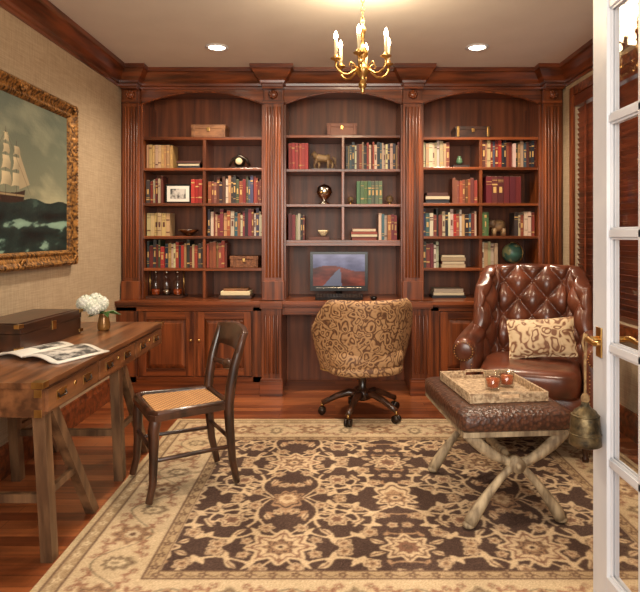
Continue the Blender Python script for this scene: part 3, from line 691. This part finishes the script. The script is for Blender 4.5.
b.box(.14,.146,-.02,.02,.07,.115,BRASS); b.tube([(0,-.305,.06),(0,-.33,.055),(0,-.305,.05)],.004,BRASS); b.done((-1.605,3.13,dz),-.05,bevel=.003)
b=MB('open_magazine')
def pg(s,off):
    return lambda u,v:(s*(.002+u*.215),-.15+.3*v,off+.03*math.sin(min(1,u*1.1+.12)*pi)*.7+.002*(1-u))
for s in(-1,1):
    b.shell(pg(s,.008),pg(s,0.001),12,2,PAPER)
g=pg(1,.0095); b.shell(lambda u,v:g(.12+u*.76,.1+.8*v),lambda u,v:(lambda p:(p[0],p[1],p[2]-.001))(g(.12+u*.76,.1+.8*v)),10,2,GREYP)
g2=pg(-1,.0095); b.shell(lambda u,v:g2(.12+u*.5,.4+.5*v),lambda u,v:(lambda p:(p[0],p[1],p[2]-.001))(g2(.12+u*.5,.4+.5*v)),10,2,GREYP)
b.done((-1.335,2.81,dz+.001),-.40)
b=MB('hydrangea_vase'); b.lathe([(0,0),(.03,0),(.035,.01),(.037,.03),(.03,.07),(.026,.09),(.032,.10),(.027,.10),(.022,.085),(0,.02)],mat('bronze_glass_vase',C(110,76,42),C(158,114,62),rough=.15,metal=.4),(0,0,.001),20)
for c0 in((-.115,0,.155),(-.06,.03,.172),(-.085,-.05,.168),(-.01,-.02,.16),(-.04,-.05,.14)):
    b.tube([(0,0,.08),(c0[0]*.6,c0[1]*.6,.13),c0],.004,LEAF,6)
    for k in range(46):
        a=k*2.399; zq=1-2*(k+.5)/46; r=math.sqrt(1-zq*zq); n=Vector((r*math.cos(a),r*math.sin(a),zq)); c_=Vector(c0)+n*.041
        for j in range(4):
            t=n.orthogonal().normalized(); t.rotate(Matrix.Rotation(j*pi/2+k,3,n)); s_=n.cross(t); p=c_
            b.add([p,p+t*.011+s_*.008,p+t*.018+n*.003,p+t*.011-s_*.008],[(0,1,2,3)],PETAL)
for a in(0.3,2.2,4.,5.3):
    d=Vector((math.cos(a),math.sin(a),0)); s_=Vector((-d.y,d.x,0)); p=Vector((0,0,.105)); b.add([p,p+d*.05+s_*.025+Vector((0,0,.01)),p+d*.1-Vector((0,0,.02)),p+d*.05-s_*.025+Vector((0,0,.01))],[(0,1,2,3)],LEAF)
b.done((-1.36,3.53,dz))

# ------------------------------------------------------------ cane side chair
b=MB('cane_seat_chair')
sz=.44
fw_,bw_=.225,.185
seat=[(-fw_,-.2),(-fw_+.03,-.225),(fw_-.03,-.225),(fw_,-.2),(bw_,.2),(-bw_,.2)]
b.prism([(x,y,sz-.035) for x,y in seat],(0,0,.03),CHAIRW)
ins=[(x*.83,y*.82) for x,y in seat]
b.prism([(x,y,sz-.004) for x,y in ins],(0,0,.004),CANE)
rim=[(x*.92,y*.92,sz-.003) for x,y in seat]; b.tube(rim+[rim[0],rim[1]],.017,CHAIRW,8)
for s in(-1,1):
    b.tube([(s*.195,-.19,sz-.03),(s*.195,-.20,.36),(s*.195,-.20,.22),(s*.2,-.205,.1),(s*.205,-.225,.012)],[.028,.028,.022,.019,.018],CHAIRW,10)
    b.tube([(s*.165,.235,.012),(s*.175,.205,.15),(s*.178,.19,.32),(s*.178,.185,.43),(s*.18,.195,.52),(s*.183,.215,.63),(s*.188,.245,.73),(s*.19,.262,.785)],[.018,.021,.025,.028,.027,.025,.022,.018],CHAIRW,10)
    b.tube([(s*.195,-.197,.21),(s*.175,.20,.21)],.011,CHAIRW,8)
b.tube([(-.195,-.2,.25),(.195,-.2,.25)],.011,CHAIRW,8); b.tube([(-.176,.195,.25),(.176,.195,.25)],.011,CHAIRW,8)
def cr(u,v,off,z0_,z1_,yb):
    s=(u*2-1); return (s*.208,yb+(v*(z1_-z0_))*.3+.035*(1-s*s)+off,z0_+(z1_-z0_)*v+(.018*(1-s*s) if v>.5 else 0))
b.shell(lambda u,v:cr(u,v,-.015,.695,.80,.235),lambda u,v:cr(u,v,.015,.695,.80,.235),16,3,CHAIRW)
b.tube([(s*.183,.212+.03*(1-(s)**2),.60) for s in[-1+k/6 for k in range(13)]],[.013,.015,.013,.018,.014,.024,.032,.024,.014,.018,.013,.015,.013],CHAIRW,8)
b.done((-.80,3.18,RZ),math.radians(-61),bevel=.0015)

# ------------------------------------------------------------ office chair
oc=empty('swivel_desk_chair',(.20,4.36,RZ),math.radians(12))
ss=lambda t:max(0,min(1,t))**2*(3-2*max(0,min(1,t)))
def oshell(r_off):
    def f(u,v):
        s=2*u-1; A=s*math.radians(128)
        a=abs(s); top=.865-.20*ss((a-.42)/.33); bot=.33
        z=bot+(top-bot)*v
        fl=.76+.31*v-.05*v*v
        rx,ry=.325*fl+r_off,.30*fl+r_off
        rx+= .02*ss((a-.4)/.3)*(1 if v<.9 else .6)
        x=rx*math.sin(A); y=-ry*math.cos(A)
        edge=min(1,(min(v,1-v)/.08))
        k=1 if r_off>0 else -1
        q=(1-math.sqrt(max(0,1-(1-edge)**2)))*.03*k
        return (x-q*math.sin(A),y+q*math.cos(A)+.02-.05*v*(1-a),z)
    return f
b=MB('chair_back'); b.shell(oshell(.032),oshell(-.032),56,22,PAIS); b.done(parent=oc)
b=MB('seat_cushion'); b.sq((0,.04,.44),(.28,.31,.085),PAIS,e1=.5,e2=.6,nu=36); b.sq((0,.0,.365),(.275,.28,.045),PAIS,e1=.5,e2=.7,nu=36); b.done(parent=oc)
b=MB('nailhead_trim')
f=oshell(.034)
for k in range(90):
    p=f(k/89,.045); b.sph(p,.0055,BRASS,6)
b.done(parent=oc)
b=MB('chair_base')
b.lathe([(0,.33),(.09,.33),(.09,.32),(.04,.31),(.03,.29),(.028,.2),(.04,.19),(.055,.17),(.055,.12),(.03,.11),(0,.11)],CHAIRW,n=20)
for k in range(5):
    a=2*pi*k/5+.35; ca,sa=math.cos(a),math.sin(a)
    pts=[(r*ca,r*sa,z) for r,z in((.03,.15),(.1,.165),(.18,.14),(.25,.105),(.295,.085))]
    b.tube(pts,[.028,.027,.023,.02,.02],CHAIRW,10)
    b.cyl((.295*ca,.295*sa,.085),(.295*ca,.295*sa,.05),.008,BRASS)
    for s in(-1,1):
        px_,py__=.295*ca-s*sa*.014,.295*sa+s*ca*.014
        b.cyl((px_-s*sa*.009,py__+s*ca*.009,.0285),(px_+s*sa*.009,py__-s*ca*.009,.0285),.028,DKMET,n=18)
b.done(parent=oc)

# ------------------------------------------------------------ wing armchair (front=-Y)
ac=empty('tufted_leather_armchair',(1.26,3.86,RZ),math.radians(-20))
b=MB('seat_base')
b.sq((0,-.02,.285),(.36,.36,.095),LEATH,e1=.25,e2=.3,nu=40)
b.done(parent=ac)
b=MB('seat_cushion'); b.sq((0,-.10,.435),(.295,.32,.095),LEATH,e1=.45,e2=.35,nu=48,nv=18); b.done(parent=ac)
DX=.19;DZ=.235
def wing(front):
    def f(u,v):
        s=2*u-1;a=abs(s)
        d=s*.53; ad=abs(d)
        w0=.215
        if ad<w0: x=d; fwd=0
        else:
            q=min(1,(ad-w0)/.12); th=q*math.radians(72); R_=.12/math.radians(72)
            x=w0+R_*math.sin(th); fwd=R_*(1-math.cos(th))
            rem=max(0,ad-w0-.12); x+=rem*math.cos(math.radians(72)); fwd+=rem*math.sin(math.radians(72))
            x=math.copysign(x,d)
        top=1.075+.03*math.cos(s*pi*.5)-.11*ss((a-.6)/.4)
        bot=.40
        z=bot+(top-bot)*v
        lean=.20*(v)
        y=.26+lean*.75-fwd*(.9+.1*math.sin(v*pi))
        if ad<w0: nx,ny=0,-1
        else:
            th=min(1,(ad-w0)/.12)*math.radians(72); nx=-math.copysign(math.sin(th),d); ny=-math.cos(th)
        e=(max(0,1-abs(s)**10)*max(0,1-abs(2*v-1)**10))**.5
        if front:
            A=d/DX;B=(z-.52)/DZ
            t=abs(math.sin(pi*(A+B)/1.)*math.sin(pi*(A-B)/1.))**.42
            h=.035+.05*e*t+.012*e
        else: h=-.035*e
        if front and e<.2: h*=.6
        return (x+nx*h,y+ny*h,z-(.0))
    return f
b=MB('tufted_back'); b.shell(wing(True),wing(False),120,84,LEATH); b.done(parent=ac)
b=MB('tuft_buttons'); fr=wing(True)
for i in range(-7,8):
    for j in range(-1,6):
        A=i/2
        if (i+j)%2: continue
        B=j/2; d=A*DX; z=.52+B*DZ; u=(d/.53+1)/2
        if not .06<u<.94: continue
        s=2*u-1;a=abs(s);top=1.075+.03*math.cos(s*pi*.5)-.11*ss((a-.6)/.4); v=(z-.40)/(top-.40)
        if .12<v<.93: p=Vector(fr(u,v)); b.sph(p,.013,LEATH,8)
b.done(parent=ac)
b=MB('arms')
for s in(-1,1):
    b.sq((s*.355,-.04,.40),(.055,.32,.23),LEATH,e1=.3,e2=.3,nu=32)
    N=14;pts=[];rs=[]
    for k in range(N+1):
        t=k/N; pts.append((s*(.375+.012*math.sin(t*pi)-.03*t*t),-.37+.62*t,.605+.05*t*t)); rs.append(.072 if t>.02 else .062)
    b.tube(pts,rs,LEATH,20); b.sq((s*.375,-.37,.605),(.062,.02,.062),LEATH)
b.done(parent=ac)
b=MB('nailheads')
for s in(-1,1):
    for k in range(22): a=2*pi*k/22; b.sph((s*.375+.055*math.cos(a),-.388,.605+.055*math.sin(a)),.004,BRASS,6)
    for k in range(14): b.sph((s*.33,-.366,.24+.022*k),.004,BRASS,6)
for k in range(32): b.sph((-.31+.02*k,-.378,.215),.0045,BRASS,6)
b.done(parent=ac)
b=MB('chair_legs')
for s in(-1,1):
    b.lathe([(0,0),(.018,0),(.02,.02),(.014,.03),(.02,.06),(.028,.12),(.03,.16),(.022,.17),(.03,.185),(.03,.22),(0,.22)],CHAIRW,(s*.31,-.31,0),16)
    b.leg((s*.3,.28,.22),(s*.31,.36,0),.04,.045,CHAIRW)
b.done(parent=ac)
b=MB('throw_pillow')
def pf(sg):
    def f(u,v):
        s=2*u-1;t=2*v-1; k=(max(0,1-s*s)**.45)*(max(0,1-t*t)**.45)
        return (s*.205*(1-.05*(1-abs(t))),sg*.06*k,t*.128*(1-.08*(1-abs(s))))
    return f
b.shell(pf(-1),pf(1),28,20,PILM)
po2=b.done(sub=0); po2.location=(1.30,3.78,.66+RZ); po2.rotation_euler=(math.radians(-22),math.radians(-5),math.radians(-16))

# ------------------------------------------------------------ X bench + tray
bl=(.785,3.02,RZ); br_=math.radians(5)
b=MB('curule_ottoman')
b.sq((0,0,.475),(.265,.37,.052),BLEATH,e1=.35,e2=.16,nu=56,nv=16)
b.box(-.25,.25,-.355,.355,.412,.435,CERUSE)
for y in(-.32,.32):
    for s in(-1,1):
        pts=[]
        for k in range(13):
            t=k/12; z=.42-.395*t
            if z>.28: q=(z-.28)/.14; x=-s*(.22*q**.6)
            else: q=(.28-z)/.255; x=s*(.215*q**.75)
            pts.append((x,y+s*.009,z))
        b.tube(pts,[.024+.006*math.cos(k/12*2*pi) for k in range(13)],CERUSE,10)
        b.sq((s*.218,y+s*.009,.018),(.03,.028,.017),CERUSE,nu=12,nv=8)
    b.cyl((0,y-.035,.28),(0,y+.035,.28),.034,CERUSE,n=20); b.sph((0,y-.035,.28),.016,CERUSE)
b.tube([(0,-.32+.64*k/16,.28) for k in range(17)],[.014,.02,.014,.016,.022,.016,.013,.018,.026,.018,.013,.016,.022,.016,.014,.02,.014],CERUSE,12)
b.done(bl,br_)
zt=.5275
b=MB('serving_tray')
b.box(-.185,.185,-.23,.23,0,.008,WICK)
for s in(-1,1):
    b.box(s*.185-.006,s*.185+.006,-.236,.236,0,.045,WICK)
    b.box(-.179,.179,s*.23-.006,s*.23+.006,0,.02,WICK); b.box(-.179,-.05,s*.23-.006,s*.23+.006,.02,.045,WICK); b.box(.05,.179,s*.23-.006,s*.23+.006,.02,.045,WICK); b.box(-.05,.05,s*.23-.006,s*.23+.006,.038,.051,WICK)
for s in(-1,1):
    for k in range(20): b.obb((s*.192,-.22+k*.023,.022),(.003,.004,.04),WICK,rot=(.5,0,0))
b.done((.785,3.03,zt+RZ),math.radians(7),bevel=.002)
for gx,gy in((.79,3.0),(.875,3.06)):
    b=MB('whisky_glass'); z_=zt+RZ+.0085
    b.lathe([(0,0),(.036,0),(.038,.01),(.041,.085),(.038,.085),(.034,.015),(0,.013)],GLASS,(gx,gy,z_),24); b.lathe([(0,.014),(.0335,.016),(.0365,.06),(0,.06)],AMBER,(gx,gy,z_),24); b.done()

# ------------------------------------------------------------ french door (open, parallel to Y)
dX0,dX1=.89,.932; ya,yb=1.25,2.07; Hd=2.42
b=MB('door_1')
st=.105
b.box(dX0,dX1,yb-st,yb,0.01,Hd,WHITE); b.box(dX0,dX1,ya,ya+st,0.01,Hd,WHITE)
b.box(dX0,dX1,ya+st,yb-st,.01,.20,WHITE); b.box(dX0,dX1,ya+st,yb-st,Hd-.11,Hd,WHITE)
zs=[.20,.575,.95,1.325,1.70,2.075]
for z_ in zs[1:]: b.box(dX0+.006,dX1-.006,ya+st,yb-st,z_-.012,z_+.012,WHITE)
gw=(yb-ya-2*st)
for k in(1,2): y_=ya+st+gw*k/3; b.box(dX0+.006,dX1-.006,y_-.012,y_+.012,.2,Hd-.11,WHITE)
zz2=zs+[Hd-.11]
for k in range(3):
    a0=ya+st+gw*k/3+(.012 if k else 0);a1=ya+st+gw*(k+1)/3-(.012 if k<2 else 0)
    for i in range(len(zz2)-1):
        c0=zz2[i]+(.012 if i else 0);c1=zz2[i+1]-(.012 if i<len(zz2)-2 else 0)
        for X_ in(dX0+.012,dX1-.018):
            b.box(X_,X_+.006,a0,a0+.008,c0,c1,WHITE);b.box(X_,X_+.006,a1-.008,a1,c0,c1,WHITE);b.box(X_,X_+.006,a0,a1,c0,c0+.008,WHITE);b.box(X_,X_+.006,a0,a1,c1-.008,c1,WHITE)
xm=(dX0+dX1)/2
b.add([(xm,ya+st-.01,.19),(xm,yb-st+.01,.19),(xm,yb-st+.01,Hd-.1),(xm,ya+st-.01,Hd-.1)],[(0,1,2,3)],PANE)
for z_ in(.3,1.2,2.1): b.cyl((dX1+.004,ya-.002,z_-.05),(dX1+.004,ya-.002,z_+.05),.007,BRASS)
hy,hz=yb-.055,.97
for sd,X_ in((-1,dX0),(1,dX1)):
    b.box(min(X_,X_+sd*.006),max(X_,X_+sd*.006),hy-.02,hy+.02,hz-.06,hz+.04,BRASS); b.cyl((X_,hy,hz),(X_+sd*.045,hy,hz),.01,BRASS)
    b.tube([(X_+sd*.045,hy,hz),(X_+sd*.05,hy-.03,hz+.004),(X_+sd*.05,hy-.075,hz-.002),(X_+sd*.046,hy-.10,hz+.004)],[.011,.010,.009,.007],BRASS,10)
b.done(bevel=.0015)
b=MB('hanging_bell'); bx,by=.834,2.0
ROPE=mat('jute_rope',C(110,84,54),C(158,126,84),rough=.9,scale=(60,60,60),bump=.5)
b.tube([(bx+.004,by-.0,.955),(bx-.003,by-.005,.90),(bx,by,.82),(bx,by,.76)],[.004,.005,.004,.006],ROPE,8)
b.tube([(bx+.004,by+.001,.955),(bx+.01,by+.012,.988),(bx+.004,by+.014,.99),(bx-.006,by+.008,.96),(bx-.002,by,.93)],[.004]*5,ROPE,8)
b.sq((bx,by,.775),(.014,.014,.018),ROPE)
b.lathe([(0,.765),(.012,.765),(.014,.752),(.02,.745),(.035,.735),(.045,.715),(.048,.69),(.05,.66),(.051,.64),(.052,.624),(.048,.621),(.046,.63),(.04,.66),(0,.70)],BRONZE,(bx,by,0),28)
for z_,r_ in((.72,.044),(.66,.05)): b.lathe([(r_,-.003),(r_+.003,0),(r_,.003)],BRONZE,(bx,by,z_),28)
b.tube([(bx,by,.70),(bx,by,.63)],.004,BRONZE); b.sph((bx,by,.622),.012,BRONZE)
b.done()

# ------------------------------------------------------------ lights / world / camera
w=bpy.data.worlds.new('World'); sc.world=w; w.use_nodes=True
bg=w.node_tree.nodes['Background']; bg.inputs[0].default_value=(1,.94,.86,1); bg.inputs[1].default_value=.85
def area(name,loc,rot,size,e,col):
    l=bpy.data.lights.new(name,'AREA'); l.energy=e; l.color=col; l.shape='RECTANGLE'; l.size=size[0]; l.size_y=size[1]
    o=bpy.data.objects.new(name,l); o.location=loc; o.rotation_euler=rot; sc.collection.objects.link(o)
area('hall_fill_light',(0,-.7,1.8),(math.radians(92),0,0),(2.6,1.6),125,(1,.93,.82))  # unseen area lamp added behind the camera as fill light for the room
cam=bpy.data.cameras.new('camera'); co=bpy.data.objects.new('camera',cam); sc.collection.objects.link(co)
co.location=(0,0,1.32); co.rotation_euler=(math.radians(90),0,0)
cam.sensor_fit='HORIZONTAL'; cam.sensor_width=36; cam.lens=600/640*36
cam.shift_x=-15/640; cam.shift_y=-61/640; cam.clip_start=.05
sc.camera=co
sc.view_settings.view_transform='Standard'
sc.view_settings.look='None'
sc.view_settings.exposure=0
